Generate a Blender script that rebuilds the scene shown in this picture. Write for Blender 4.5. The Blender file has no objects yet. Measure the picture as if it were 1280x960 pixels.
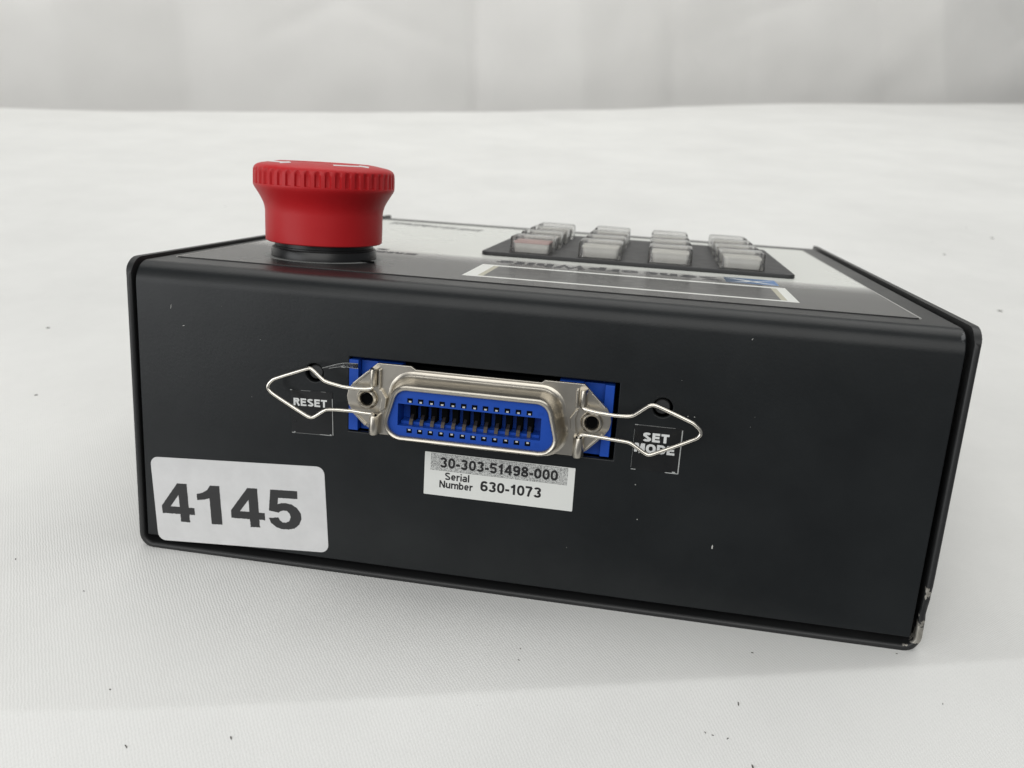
import bpy, bmesh, math, random
from mathutils import Matrix, Vector, noise
random.seed(7)
S = 0.001                                   # geometry below is written in millimetres
scene = bpy.context.scene
col = scene.collection

# ------------------------------------------------------------------ camera
cd = bpy.data.cameras.new('camera'); cam = bpy.data.objects.new('camera', cd); col.objects.link(cam)
cam.matrix_world = Matrix(((0.98376174, -0.09923978, 0.14954699, 0.10353),
                           (0.17626114, 0.37711859, -0.90923791, -0.14192),
                           (0.03383562, 0.92083279, 0.38848696, 0.10734),
                           (0, 0, 0, 1)))
cd.sensor_width = 36; cd.lens = 30.315; cd.clip_start = 0.005; cd.clip_end = 50
cd.dof.use_dof = True; cd.dof.focus_distance = 0.168; cd.dof.aperture_fstop = 29
scene.camera = cam

# ------------------------------------------------------------------ world and lamps (indoor, soft white light)
world = bpy.data.worlds.new('World'); scene.world = world; world.use_nodes = True
bg = world.node_tree.nodes['Background']
bg.inputs[0].default_value = (0.93, 0.96, 1.0, 1); bg.inputs[1].default_value = 0.18
def area(name, loc, target, sx, sy, power, colour=(1, 1, 1)):
    l = bpy.data.lights.new(name, 'AREA'); l.shape = 'RECTANGLE'; l.size = sx; l.size_y = sy
    l.energy = power; l.color = colour
    o = bpy.data.objects.new(name, l); col.objects.link(o); o.location = loc
    d = Vector(target) - Vector(loc); o.rotation_euler = d.to_track_quat('-Z', 'Y').to_euler()
    return o
area('ceiling_softbox', (0.1, 0.95, 1.5), (0.1, 0.95, 0), 2.4, 1.7, 23, (1, 0.993, 0.96))
area('room_softbox', (0.2, -1.6, 1.35), (0.15, 0.3, 0), 2.2, 1.8, 25, (1, 0.993, 0.965))
area('left_front_softbox', (-0.95, -0.95, 0.30), (0.06, 0.0, 0.03), 1.1, 0.9, 7.4, (0.98, 0.99, 1.0))  # unseen broad light at the left front, set to brighten the panel's left end

vs = scene.view_settings
vs.view_transform = 'Standard'; vs.look = 'None'; vs.exposure = 0.0; vs.gamma = 1.0; vs.use_curve_mapping = False
scene.render.engine = 'CYCLES'
scene.cycles.max_bounces = 10; scene.cycles.transmission_bounces = 8; scene.cycles.transparent_max_bounces = 8
scene.cycles.caustics_refractive = False; scene.cycles.caustics_reflective = False

TH = math.radians(8.5)                      # the case slopes down towards its operator
W, H, D = 160.0, 62.2, 170.0                # width, height of the connector end, depth
WT = 61.6                                   # height of the top surface
VP = 0.4                                    # depth of the connector panel's surface

# ------------------------------------------------------------------ materials
class NT:
    def __init__(self, name):
        self.m = bpy.data.materials.new(name); self.m.use_nodes = True
        self.t = self.m.node_tree; self.b = self.t.nodes['Principled BSDF']
    def n(self, typ, **kw):
        x = self.t.nodes.new(typ)
        for k, v in kw.items(): setattr(x, k, v)
        return x
    def l(self, a, b): self.t.links.new(a, b)
    def set(self, **kw):
        for k, v in kw.items():
            s = self.b.inputs[k.replace('_', ' ')]
            s.default_value = (*v, 1) if isinstance(v, tuple) else v
        return self
    def obj(self):
        return self.n('ShaderNodeTexCoord').outputs['Object']
    def noise(self, scale, detail=3, rough=.5, vec=None):
        x = self.n('ShaderNodeTexNoise'); x.inputs['Scale'].default_value = scale
        x.inputs['Detail'].default_value = detail; x.inputs['Roughness'].default_value = rough
        self.l(vec or self.obj(), x.inputs['Vector']); return x.outputs['Fac']
    def ramp(self, fac, stops):
        r = self.n('ShaderNodeValToRGB'); e = r.color_ramp.elements
        while len(e) < len(stops): e.new(.5)
        for el, (p, c) in zip(e, stops):
            el.position = p; el.color = (*c, 1) if isinstance(c, tuple) else (c, c, c, 1)
        self.l(fac, r.inputs[0]); return r.outputs[0]
    def math(self, op, a, b=None, clamp=False):
        x = self.n('ShaderNodeMath', operation=op); x.use_clamp = clamp
        for i, v in enumerate((a, b)):
            if v is None: continue
            if isinstance(v, (int, float)): x.inputs[i].default_value = v
            else: self.l(v, x.inputs[i])
        return x.outputs[0]
    def mix(self, f, a, b):
        x = self.n('ShaderNodeMix', data_type='RGBA')
        if isinstance(f, (int, float)): x.inputs[0].default_value = f
        else: self.l(f, x.inputs[0])
        for i, v in ((6, a), (7, b)):
            if isinstance(v, tuple): x.inputs[i].default_value = (*v, 1)
            else: self.l(v, x.inputs[i])
        return x.outputs[2]
    def bump(self, h, strength, dist, prev=None):
        x = self.n('ShaderNodeBump'); x.inputs['Strength'].default_value = strength; x.inputs['Distance'].default_value = dist
        self.l(h, x.inputs['Height'])
        if prev is not None: self.l(prev, x.inputs['Normal'])
        return x.outputs[0]
    def col(self, c): self.l(c, self.b.inputs['Base Color']); return self
    def rough(self, c): self.l(c, self.b.inputs['Roughness']); return self
    def normal(self, c): self.l(c, self.b.inputs['Normal']); return self
M = {}
def simple(name, colour, rough, metallic=0.0, bump=None, vary=0.0, **kw):
    t = NT(name); t.set(Base_Color=colour, Roughness=rough, Metallic=metallic, **kw)
    if vary:
        f = t.noise(130, 4)
        t.col(t.mix(f, tuple(c * (1 - vary) for c in colour), tuple(min(1, c * (1 + vary)) for c in colour)))
        t.rough(t.math('ADD', t.math('MULTIPLY', t.noise(260, 3), .16), rough - .08))
    if bump: t.normal(t.bump(t.noise(bump[0], 2), bump[1], bump[2]))
    M[name] = t.m; return t

# black powder coat of the cover: fine orange peel, faint dust and rub marks
t = NT('black_paint'); t.set(Specular_IOR_Level=.36)
dd = t.n('ShaderNodeVectorMath', operation='DISTANCE'); t.l(t.obj(), dd.inputs[0]); dd.inputs[1].default_value = (.1575, .0022, .0601)
scuff = t.math('GREATER_THAN', t.math('ADD', t.math('MULTIPLY', t.math('SUBTRACT', .0013, dd.outputs['Value']), 800), t.math('MULTIPLY', t.math('SUBTRACT', t.noise(1500, 3, .6), .5), 2.2)), .35)
t.col(t.mix(t.math('MULTIPLY', scuff, .5), t.mix(t.ramp(t.noise(55, 5, .6), [(.35, 0.0), (.75, 1.0)]), (.0075, .009, .0100), (.0125, .0145, .0155)), (.16, .165, .17)))
t.rough(t.math('ADD', t.math('MULTIPLY', t.noise(38, 5, .6), .14), .29))
t.normal(t.bump(t.noise(1700, 2), .13, .00012)); M['black_paint'] = t.m
# the outer shell has the same paint, chipped to bare steel at one lower corner
t = NT('shell_paint'); t.set(Base_Color=(.012, .0125, .013), Roughness=.45)
geo = t.obj()
sub = t.n('ShaderNodeVectorMath', operation='DISTANCE'); t.l(geo, sub.inputs[0]); sub.inputs[1].default_value = (.1592, -.0003, .0042)
sub2 = t.n('ShaderNodeVectorMath', operation='DISTANCE'); t.l(geo, sub2.inputs[0]); sub2.inputs[1].default_value = (.1588, -.0003, .0124)
near = t.math('MULTIPLY', t.math('SUBTRACT', .0034, sub.outputs['Value']), 250)
near2 = t.math('MULTIPLY', t.math('SUBTRACT', .0013, sub2.outputs['Value']), 500)
near = t.math('MAXIMUM', near, near2)
chip = t.math('GREATER_THAN', t.math('ADD', near, t.math('MULTIPLY', t.math('SUBTRACT', t.noise(750, 3, .6), .5), 2.4)), .22)
chip = t.math('MULTIPLY', chip, t.math('GREATER_THAN', near, -.15))
t.col(t.mix(chip, t.mix(t.noise(90, 4), (.010, .0105, .011), (.019, .0195, .020)), t.mix(t.noise(1400, 3), (.16, .145, .12), (.55, .53, .48))))
t.l(t.math('MULTIPLY', chip, .55), t.b.inputs['Metallic'])
t.normal(t.bump(t.noise(1300, 2), .2, .00012)); M['shell_paint'] = t.m
# printed overlay: black band at the connector end that fades to white
t = NT('overlay_print'); t.set(Roughness=.34)
sx = t.n('ShaderNodeSeparateXYZ'); t.l(t.obj(), sx.inputs[0])
f = t.math('MULTIPLY', sx.outputs[1], 10.0, True)
t.col(t.ramp(f, [(.28, (.030, .0295, .029)), (.40, (.060, .059, .057)), (.445, (.17, .17, .165)), (.50, (.38, .38, .365)), (.545, (.76, .775, .73))]))
t.rough(t.math('ADD', t.math('MULTIPLY', t.noise(25, 2), .05), .25)); M['overlay_print'] = t.m

simple('white_print', (.80, .81, .77), .4, vary=.02)
simple('edge_glint', (.42, .42, .40), .35)  # whitish, for light caught on the overlay's edges
simple('cream_edge', (.50, .48, .38), .5)
simple('window_tint', (.030, .030, .030), .30, vary=.15)
simple('dark_print', (.035, .035, .04), .45)
simple('grey_print', (.20, .20, .20), .5)
simple('pale_ring', (.30, .31, .30), .5)
t = NT('emblem_print'); sx = t.n('ShaderNodeSeparateXYZ'); t.l(t.obj(), sx.inputs[0])
t.col(t.ramp(t.math('MULTIPLY', t.math('SUBTRACT', sx.outputs[0], .119), 80, True), [(0, (.035, .06, .10)), (1, (.09, .22, .48))])); t.set(Roughness=.4); M['emblem_print'] = t.m
simple('keypad_plate', (.022, .0225, .024), .5, bump=(1200, .15, .0001), vary=.15)
t = NT('clear_plastic')
tr = t.n('ShaderNodeBsdfTransparent'); tr.inputs[0].default_value = (.93, .93, .925, 1)
gl = t.n('ShaderNodeBsdfGlossy'); gl.inputs['Roughness'].default_value = .10
df = t.n('ShaderNodeBsdfTranslucent'); df.inputs[0].default_value = (.85, .84, .82, 1)
d2 = t.n('ShaderNodeBsdfDiffuse'); d2.inputs[0].default_value = (.85, .84, .82, 1)
fr = t.n('ShaderNodeFresnel'); fr.inputs['IOR'].default_value = 1.5
m1 = t.n('ShaderNodeMixShader'); m1.inputs[0].default_value = .5; t.l(df.outputs[0], m1.inputs[1]); t.l(d2.outputs[0], m1.inputs[2])
m2 = t.n('ShaderNodeMixShader'); m2.inputs[0].default_value = .13; t.l(tr.outputs[0], m2.inputs[1]); t.l(m1.outputs[0], m2.inputs[2])
m3 = t.n('ShaderNodeMixShader'); t.l(fr.outputs[0], m3.inputs[0]); t.l(m2.outputs[0], m3.inputs[1]); t.l(gl.outputs[0], m3.inputs[2])
t.l(m3.outputs[0], t.t.nodes['Material Output'].inputs['Surface']); M['clear_plastic'] = t.m
simple('legend_white', (.86, .84, .78), .5, vary=.03)
simple('legend_pink', (.70, .46, .43), .5, vary=.05)
simple('key_stem', (.74, .73, .69), .5, vary=.25)
t = simple('red_plastic', (.50, .011, .015), .46, vary=.08, Specular_IOR_Level=.38, bump=(1800, .10, .0001), Subsurface_Weight=.05, Subsurface_Scale=.001)
simple('button_grey', (.035, .036, .037), .4, vary=.2)
simple('black_plastic', (.010, .0105, .011), .33, vary=.2)
simple('nickel', (.56, .525, .46), .31, 1.0, vary=.07, bump=(420, .10, .0002))
simple('wire_steel', (.80, .76, .68), .17, 1.0, vary=.06)
simple('contact_metal', (.22, .185, .14), .4, 1.0, vary=.2)
simple('contact_tip', (.85, .85, .82), .35, .6)
simple('blue_plastic', (.0085, .066, .40), .40, vary=.08, Specular_IOR_Level=.35, bump=(900, .08, .0001))
simple('hollow_black', (.0020, .0022, .0025), .8, Specular_IOR_Level=.05)  # near-black that paints in the shade of hollows
t = NT('sticker_paper'); t.set(Roughness=.55)
t.col(t.ramp(t.noise(160, 5, .65), [(.3, (.60, .60, .60)), (.7, (.67, .67, .67))])); M['sticker_paper'] = t.m
simple('ink', (.022, .022, .023), .6, vary=.25)
simple('label_white', (.74, .75, .72), .45, vary=.03)
# halftone band: fine dark dots on white
t = NT('halftone'); t.set(Roughness=.45)
vo = t.n('ShaderNodeTexVoronoi'); vo.inputs['Scale'].default_value = 3600; vo.inputs['Randomness'].default_value = .35; t.l(t.obj(), vo.inputs['Vector'])
t.col(t.ramp(vo.outputs['Distance'], [(.30, (.10, .10, .10)), (.46, (.62, .63, .61))])); M['halftone'] = t.m
simple('label_ink', (.006, .006, .007), .6)
simple('label_black', (.0085, .009, .0095), .30, vary=.3)
simple('label_edge', (.40, .41, .40), .5)
simple('lettering_white', (.72, .73, .72), .5)
t = simple('tape_film', (.95, .96, .97), .12, Transmission_Weight=.96, IOR=1.2)
simple('dust', (.55, .55, .52), .8)
simple('lint', (.10, .095, .085), .9)

def cloth_material(name, base, weave, strength):
    t = NT(name); t.set(Roughness=.85, Sheen_Weight=.12, Sheen_Roughness=.5)
    o = t.obj()
    hs = []
    for ang, per in ((-38, .00055), (52, .0006)):
        mp = t.n('ShaderNodeMapping'); mp.inputs['Rotation'].default_value = (0, 0, math.radians(ang)); t.l(o, mp.inputs['Vector'])
        w = t.n('ShaderNodeTexWave', wave_type='BANDS', bands_direction='X', wave_profile='SIN')
        w.inputs['Scale'].default_value = 2 * math.pi / (20 * per); w.inputs['Distortion'].default_value = 3.2
        w.inputs['Detail'].default_value = 2; w.inputs['Detail Scale'].default_value = 1.2
        t.l(mp.outputs[0], w.inputs['Vector']); hs.append(w.outputs['Fac'])
    h = t.math('ADD', hs[0], t.math('MULTIPLY', hs[1], .45))
    h = t.math('ADD', h, t.math('MULTIPLY', t.noise(2600, 3, .7), .9))
    nb = t.bump(h, strength * weave, .00014)
    nb = t.bump(t.noise(24, 4, .55), .25 * strength, .0016, nb)
    t.normal(nb)
    smudge = t.ramp(t.noise(9, 6, .68), [(.30, .90), (.62, 1.0)])
    fleck = t.ramp(t.noise(420, 3, .8), [(.245, .80), (.275, 1.0)])
    c = t.mix(1.0, base, smudge); c.node.blend_type = 'MULTIPLY'
    c2 = t.mix(1.0, c, fleck); c2.node.blend_type = 'MULTIPLY'
    thread = t.mix(1.0, c2, t.ramp(h, [(.2, .93), (1.6, 1.0)])); thread.node.blend_type = 'MULTIPLY'
    t.col(thread); M[name] = t.m
cloth_material('white_cloth', (.80, .80, .78), 1.0, .19)
t = NT('curtain_cloth'); t.set(Roughness=.85, Sheen_Weight=.1)
t.col(t.ramp(t.noise(5, 5, .6), [(.3, (.83, .82, .80)), (.7, (.88, .87, .85))])); t.normal(t.bump(t.noise(14, 4, .5), .3, .004)); M['curtain_cloth'] = t.m

# ------------------------------------------------------------------ mesh helpers
def tag(o, **kw):
    for k, v in kw.items(): o[k] = v
    return o
class MB:
    def __init__(self): self.v = []; self.f = []
    def add(self, vs, fs):
        n = len(self.v); self.v += [tuple(p) for p in vs]; self.f += [tuple(i + n for i in q) for q in fs]; return self
    def box(self, x0, x1, y0, y1, z0, z1):
        return self.add([(x, y, z) for x in (x0, x1) for y in (y0, y1) for z in (z0, z1)],
                        [(0, 1, 3, 2), (4, 6, 7, 5), (0, 4, 5, 1), (2, 3, 7, 6), (0, 2, 6, 4), (1, 5, 7, 3)])
    def prism(self, pts, a, b, plane='front'):          # plane front: pts=(u,w), extruded in v; top: pts=(u,v), extruded in w
        g = (lambda p, h: (p[0], h, p[1])) if plane == 'front' else (lambda p, h: (p[0], p[1], h))
        n = len(pts); vs = [g(p, a) for p in pts] + [g(p, b) for p in pts]
        fs = [tuple(range(n)), tuple(range(2 * n - 1, n - 1, -1))] + [(i, (i + 1) % n, n + (i + 1) % n, n + i) for i in range(n)]
        return self.add(vs, fs)
    def loft(self, loops, caps=True):
        n = len(loops[0]); vs = [p for L in loops for p in L]; fs = []
        for k in range(len(loops) - 1):
            for i in range(n): fs.append((k * n + i, k * n + (i + 1) % n, (k + 1) * n + (i + 1) % n, (k + 1) * n + i))
        if caps: fs += [tuple(range(n)), tuple(range((len(loops) - 1) * n, len(loops) * n))]
        return self.add(vs, fs)
    def lathe(self, prof, c, seg=64, axis='w', mod=None):   # prof: (r, h); axis w (up) or v (towards the viewer is -v)
        loops = []
        for j, (r, h) in enumerate(prof):
            L = []
            for i in range(seg):
                a = 2 * math.pi * i / seg; rr = mod(r, h, i, j) if mod else r
                L.append((c[0] + rr * math.cos(a), c[1] + rr * math.sin(a), h) if axis == 'w' else (c[0] + rr * math.cos(a), h, c[1] + rr * math.sin(a)))
            loops.append(L)
        return self.loft(loops)
    def tube(self, pts, r, seg=10, closed=False):
        P = [Vector(p) for p in pts]; loops = []; prev = None
        for i, p in enumerate(P):
            d = (P[min(i + 1, len(P) - 1)] - P[max(i - 1, 0)]).normalized()
            up = prev if prev is not None else (Vector((0, 0, 1)) if abs(d.z) < .9 else Vector((0, 1, 0)))
            s = d.cross(up).normalized(); up = s.cross(d).normalized(); prev = up
            loops.append([p + (s * math.cos(2 * math.pi * k / seg) + up * math.sin(2 * math.pi * k / seg)) * r for k in range(seg)])
        return self.loft(loops)
    def build(self, name, mat, parent=None, smooth=35, bevel=0, segs=2):
        me = bpy.data.meshes.new(name); me.from_pydata([(x * S, y * S, z * S) for x, y, z in self.v], [], self.f)
        bm = bmesh.new(); bm.from_mesh(me); bmesh.ops.recalc_face_normals(bm, faces=bm.faces); bm.to_mesh(me); bm.free()
        return finish(name, me, mat, parent, smooth, bevel, segs)
def finish(name, me, mat, parent, smooth=35, bevel=0, segs=2):
    me.materials.clear(); me.materials.append(M[mat])
    if smooth:
        for p in me.polygons: p.use_smooth = True
        me.set_sharp_from_angle(angle=math.radians(smooth))
    o = bpy.data.objects.new(name, me); col.objects.link(o)
    if parent: o.parent = parent
    if bevel:
        b = o.modifiers.new('bevel', 'BEVEL'); b.width = bevel * S; b.segments = segs; b.limit_method = 'ANGLE'; b.angle_limit = math.radians(40); b.harden_normals = True
    return o
def smooth_path(pts, n=6, it=2):                        # rounds the corners of a polyline (Chaikin on the corners)
    for _ in range(it):
        q = [pts[0]]
        for a, b in zip(pts[:-1], pts[1:]):
            a, b = Vector(a), Vector(b); q += [tuple(a.lerp(b, .25)), tuple(a.lerp(b, .75))]
        q.append(pts[-1]); pts = q
    return pts
def rounded(poly, radii, n=6):                          # polygon with rounded corners
    out = []; N = len(poly)
    for i, p in enumerate(poly):
        p = Vector(p); a = Vector(poly[i - 1]) - p; b = Vector(poly[(i + 1) % N]) - p
        r = radii[i] if isinstance(radii, (list, tuple)) else radii
        if r <= 0: out.append(tuple(p)); continue
        ang = a.angle(b); d = min(r / math.tan(ang / 2), a.length * .49, b.length * .49); rr = d * math.tan(ang / 2)
        c = p + (a.normalized() + b.normalized()).normalized() * (rr / math.sin(ang / 2))
        s = p + a.normalized() * d - c; e = p + b.normalized() * d - c
        sa = math.atan2(s.y, s.x); da = (math.atan2(e.y, e.x) - sa + math.pi) % (2 * math.pi) - math.pi
        out += [(c.x + rr * math.cos(sa + da * k / n), c.y + rr * math.sin(sa + da * k / n)) for k in range(n + 1)]
    return out
def glyph(ch, s):
    """centre lines of a plain bold grotesque letter, cap height 1: (width, strokes)"""
    l = s / 2
    def ell(cx, cy, rx, ry, a0, a1, n=None):
        n = n or max(6, int(abs(a1 - a0) / 18))
        sq = lambda v: math.copysign(abs(v) ** .86, v)          # slightly squared bowls
        return [(cx + rx * sq(math.cos(math.radians(a0 + (a1 - a0) * k / n))), cy + ry * sq(math.sin(math.radians(a0 + (a1 - a0) * k / n)))) for k in range(n + 1)]
    w = .66; c = w / 2; rx = c - l
    if ch == '0': return w, [ell(c, .5, rx, .5 - l, 0, 360)]
    if ch == '1': return .52, [[(.34, 0), (.34, 1)], [(.34, .90), (.22, .77), (.06, .69)]]
    if ch == '2': return w, [ell(c, .70, rx, .30 - l, 170, -35) + [(l + .04, l + .06)], [(0, l), (w, l)]]
    if ch == '3': return w, [ell(c - .02, .735, rx - .02, .265 - l, 165, -90), ell(c - .02, .28, rx, .28 - l, 90, -165)]
    if ch == '4': return .70, [[(.50, 0), (.50, 1)], [(.48, .97), (l + .02, .36)], [(0, .30), (.70, .30)]]
    if ch == '5': return w, [[(w - .03, 1 - l), (.15, 1 - l), (.09, .50)], ell(c - .01, .33, rx, .33 - l, 140, -160)]
    if ch == '6': return w, [ell(c, .32, rx, .32 - l, 0, 360), ell(c + .02, .55, rx + .02, .45 - l, 40, 180) + [(l, .32)]]
    if ch == '9': return w, [ell(c, .68, rx, .32 - l, 0, 360), ell(c - .02, .45, rx + .02, .45 - l, 220, 360) + [(w - l, .68)]]
    if ch == '7': return w, [[(0, 1 - l), (w - l, 1 - l)], [(w - l - .02, 1 - l), (.36, .50), (.25, 0)]]
    if ch == '8': return w, [ell(c, .745, rx - .03, .255 - l, 0, 360), ell(c, .28, rx, .28 - l, 0, 360)]
    if ch == '-': return .36, [[(0, .37), (.36, .37)]]
    if ch == ' ': return .25, []
    if ch == 'S':
        w = .74; c = w / 2; rx = c - l
        return w, [ell(c, .735, rx - .02, .265 - l, 20, 245) + ell(c, .265, rx, .265 - l, 65, -160)]
    if ch in 'OCGQ':
        w = .86; c = w / 2; rx = c - l
        if ch == 'O': return w, [ell(c, .5, rx, .5 - l, 0, 360, 24)]
        o = [ell(c, .5, rx, .5 - l, 40, 320, 20)]
        return w, o + ([[(c + .06, .44), (w - l, .44), (w - l, .15)]] if ch == 'G' else [])
    if ch == 'E': return .68, [[(l, 0), (l, 1)], [(s, 1 - l), (.66, 1 - l)], [(s, .52), (.62, .52)], [(s, l), (.68, l)]]
    if ch == 'T': return .70, [[(.35, 0), (.35, 1 - s)], [(0, 1 - l), (.70, 1 - l)]]
    if ch in 'RP':
        o = [[(l, 0), (l, 1)], [(s, 1 - l), (.46, 1 - l)] + ell(.46, .745, .24 - l, .255 - l, 80, -80, 8) + [(.46, .49 + l), (s, .49 + l)]]
        return .74, o + ([[(.40, .50), (.66, 0)]] if ch == 'R' else [])
    if ch == 'D': return .78, [[(l, 0), (l, 1)], [(s, 1 - l), (.36, 1 - l)] + ell(.36, .5, .42 - l, .5 - l, 84, -84, 12) + [(.36, l), (s, l)]]
    if ch == 'M': return .90, [[(l, 0), (l, 1)], [(.90 - l, 0), (.90 - l, 1)], [(s * .9, .97), (.45, .10), (.90 - s * .9, .97)]]
    if ch == 'N': return .78, [[(l, 0), (l, 1)], [(.78 - l, 0), (.78 - l, 1)], [(l + .02, .95), (.78 - l - .02, .05)]]
    if ch == 'Y': return .76, [[(.38, 0), (.38, .45)], [(l, 1), (.38, .42), (.76 - l, 1)]]
    if ch == 'W': return 1.15, [[(l, 1), (.30, .06), (.575, .92), (.85, .06), (1.15 - l, 1)]]
    x = .74; w = .62; c = w / 2; rx = c - l; ry = x / 2 - l
    if ch == 'e': return w, [ell(c, x / 2, rx, ry, 0, 318, 18), [(s * .8, x / 2 - .01), (w - l, x / 2 - .01)]]
    if ch == 'c': return w, [ell(c, x / 2, rx, ry, 45, 315, 16)]
    if ch == 'o': return w, [ell(c, x / 2, rx, ry, 0, 360)]
    if ch == 'r': return .42, [[(l, 0), (l, x)], ell(.40, .38, .40 - l, x - .38 - l, 165, 85, 6)]
    if ch == 'i': return s, [[(l, 0), (l, x - .02)], [(l, .85), (l, 1)]]
    if ch == 'l': return s, [[(l, 0), (l, 1)]]
    if ch == 'a': return w, [[(w - l - .02, 0), (w - l - .02, .5)], ell(c - .02, .22, rx, .22 - l * .8, 0, 360), ell(c, .49, rx - .02, x - .49 - l, 160, 0, 8)]
    if ch == 'u': return w, [[(l, x), (l, .30)] + ell(c, .30, rx, .30 - l, 180, 350, 8), [(w - l, 0), (w - l, x)]]
    if ch in 'nh': return w, [[(l, 0), (l, x if ch == 'n' else 1)], ell(c, x - .30, rx, .30 - l, 175, 0, 8) + [(w - l, 0)]]
    if ch == 'm': return .98, [[(l, 0), (l, x)], ell(.27 + l / 2, x - .27, .22, .27 - l, 175, 0, 8) + [(.49 + l / 2, 0)], ell(.71 + l / 2, x - .27, .22 - l / 2, .27 - l, 175, 0, 8) + [(.98 - l, 0)]]
    if ch == 'b': return w, [[(l, 0), (l, 1)], ell(c, x / 2, rx, ry, 0, 360)]
    if ch == 'p': return w, [[(l, -.26), (l, x)], ell(c, x / 2, rx, ry, 0, 360)]
    if ch == 't': return .40, [[(.19, .95), (.19, .16), (.24, l * .9), (.38, l * .8)], [(0, x - l), (.40, x - l)]]
    return w, [[(l, 0), (l, 1)]]
def lettering(body, name, mat, parent, place, width, height, sw=.19, gap=.11, thick=.02):
    """flat printed letters; place(x, y, h) maps text millimetres to case coordinates"""
    items = []; x = 0.0
    for ch in body:
        w, strokes = glyph(ch, sw); items.append((x, strokes)); x += w + gap
    tot = x - gap; sx = width / tot if width else height; sy = height
    m_ = MB(); idx = 0
    for x0, strokes in items:
        for st_ in strokes:
            P = [Vector(p) for p in st_]; closed = (P[0] - P[-1]).length < 1e-4 and len(P) > 3
            if closed: P = P[:-1]
            n = len(P); L = []; R_ = []
            for i, p in enumerate(P):
                a = P[i - 1] if (i > 0 or closed) else None; b = P[(i + 1) % n] if (i < n - 1 or closed) else None
                d1 = (p - a).normalized() if a is not None else None; d2 = (b - p).normalized() if b is not None else None
                d1 = d1 or d2; d2 = d2 or d1
                n1 = Vector((-d1.y, d1.x)); n2 = Vector((-d2.y, d2.x)); mm = (n1 + n2)
                mm = mm.normalized() if mm.length > 1e-3 else n1
                k = sw / 2 / max(.45, mm.dot(n1)); L.append(p + mm * k); R_.append(p - mm * k)
            h = thick + .0012 * (idx % 4); idx += 1
            vs_ = [place((q.x + x0) * sx, q.y * sy, h) for q in L + R_]
            fs = [(i, (i + 1) % n, n + (i + 1) % n, n + i) for i in range(n if closed else n - 1)]
            m_.add(vs_, fs)
    return m_.build(name, mat, parent, 0)
K = (156.63 / 157.73)
def F(u, w): return (103.53 + (u - 103.53) * K, 85.19 + (w - 85.19) * K)

# ------------------------------------------------------------------ the setting: cloth-covered table and hanging backdrop
def lerp_table(x, T):
    if x <= T[0][0]: a, b = T[0], T[1]
    elif x >= T[-1][0]: a, b = T[-2], T[-1]
    else:
        for a, b in zip(T[:-1], T[1:]):
            if a[0] <= x <= b[0]: break
    return a[1] + (b[1] - a[1]) * (x - a[0]) / (b[0] - a[0])
FAR = [(-618, 731), (-460, 783), (-280, 868), (-93, 974), (30, 1092), (116, 1200), (300, 1345), (726, 1616)]
CRE = [(0, -49.6), (25, -43.6), (55, -35.2), (81, -27.4), (108, -19.1), (137, -10.1), (179, 2.9)]
def cloth_z(x, y):
    s = (lerp_table(x, CRE) - y) * .96                   # distance in front of the table's edge
    z = .2
    if s > 0: z -= (math.sqrt(s * s + .25) - .5) * math.tan(math.radians(31)) if s < 70 else 0
    if s >= 70: z -= 69 * math.tan(math.radians(31)) + (s - 70) * 1.6
    d = max(abs(x - 80) - 110, y - 230, -y - 8, 0)
    k = min(1, max(0, d / 150))
    z += k * (noise.noise(Vector((x * .004, y * .004, 1.3))) * 2.2 + noise.noise(Vector((x * .013, y * .009, 4.1))) * .5)
    return z
mb = MB(); xs = [-1500, -1200, -950] + list(range(-800, -200, 60)) + list(range(-200, 320, 5)) + list(range(320, 1000, 60)) + [1250, 1600, 2000]
rows = []
for x in xs:
    c, f = lerp_table(x, CRE), lerp_table(x, FAR)
    ys = [c - 260, c - 160, c - 100, c - 72, c - 50, c - 35, c - 24, c - 16, c - 10, c - 6, c - 3.5, c - 2, c - 1, c - .4, c + .3, c + 1.5]
    n = 60; ys += [c + 4 + (f - c - 4) * (i / n) ** 1.8 for i in range(n + 1)]
    L = [(x, y, cloth_z(x, y)) for y in ys]
    zf = L[-1][2]
    L += [(x, f + 4, zf - .8), (x, f + 8, zf - 3.5), (x, f + 11, zf - 10), (x, f + 13 + 5 * math.sin(x * .03), zf - 160), (x, f + 16 + 12 * math.sin(x * .03), zf - 420)]
    rows.append(L)
n = len(rows[0]); mb.add([p for L in rows for p in L], [(i * n + j, (i + 1) * n + j, (i + 1) * n + j + 1, i * n + j + 1) for i in range(len(rows) - 1) for j in range(n - 1)])
o = mb.build('tabletop_cloth', 'white_cloth', smooth=60)
tag(o, kind='structure', label='white woven cloth covering the table under the black control box')

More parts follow.
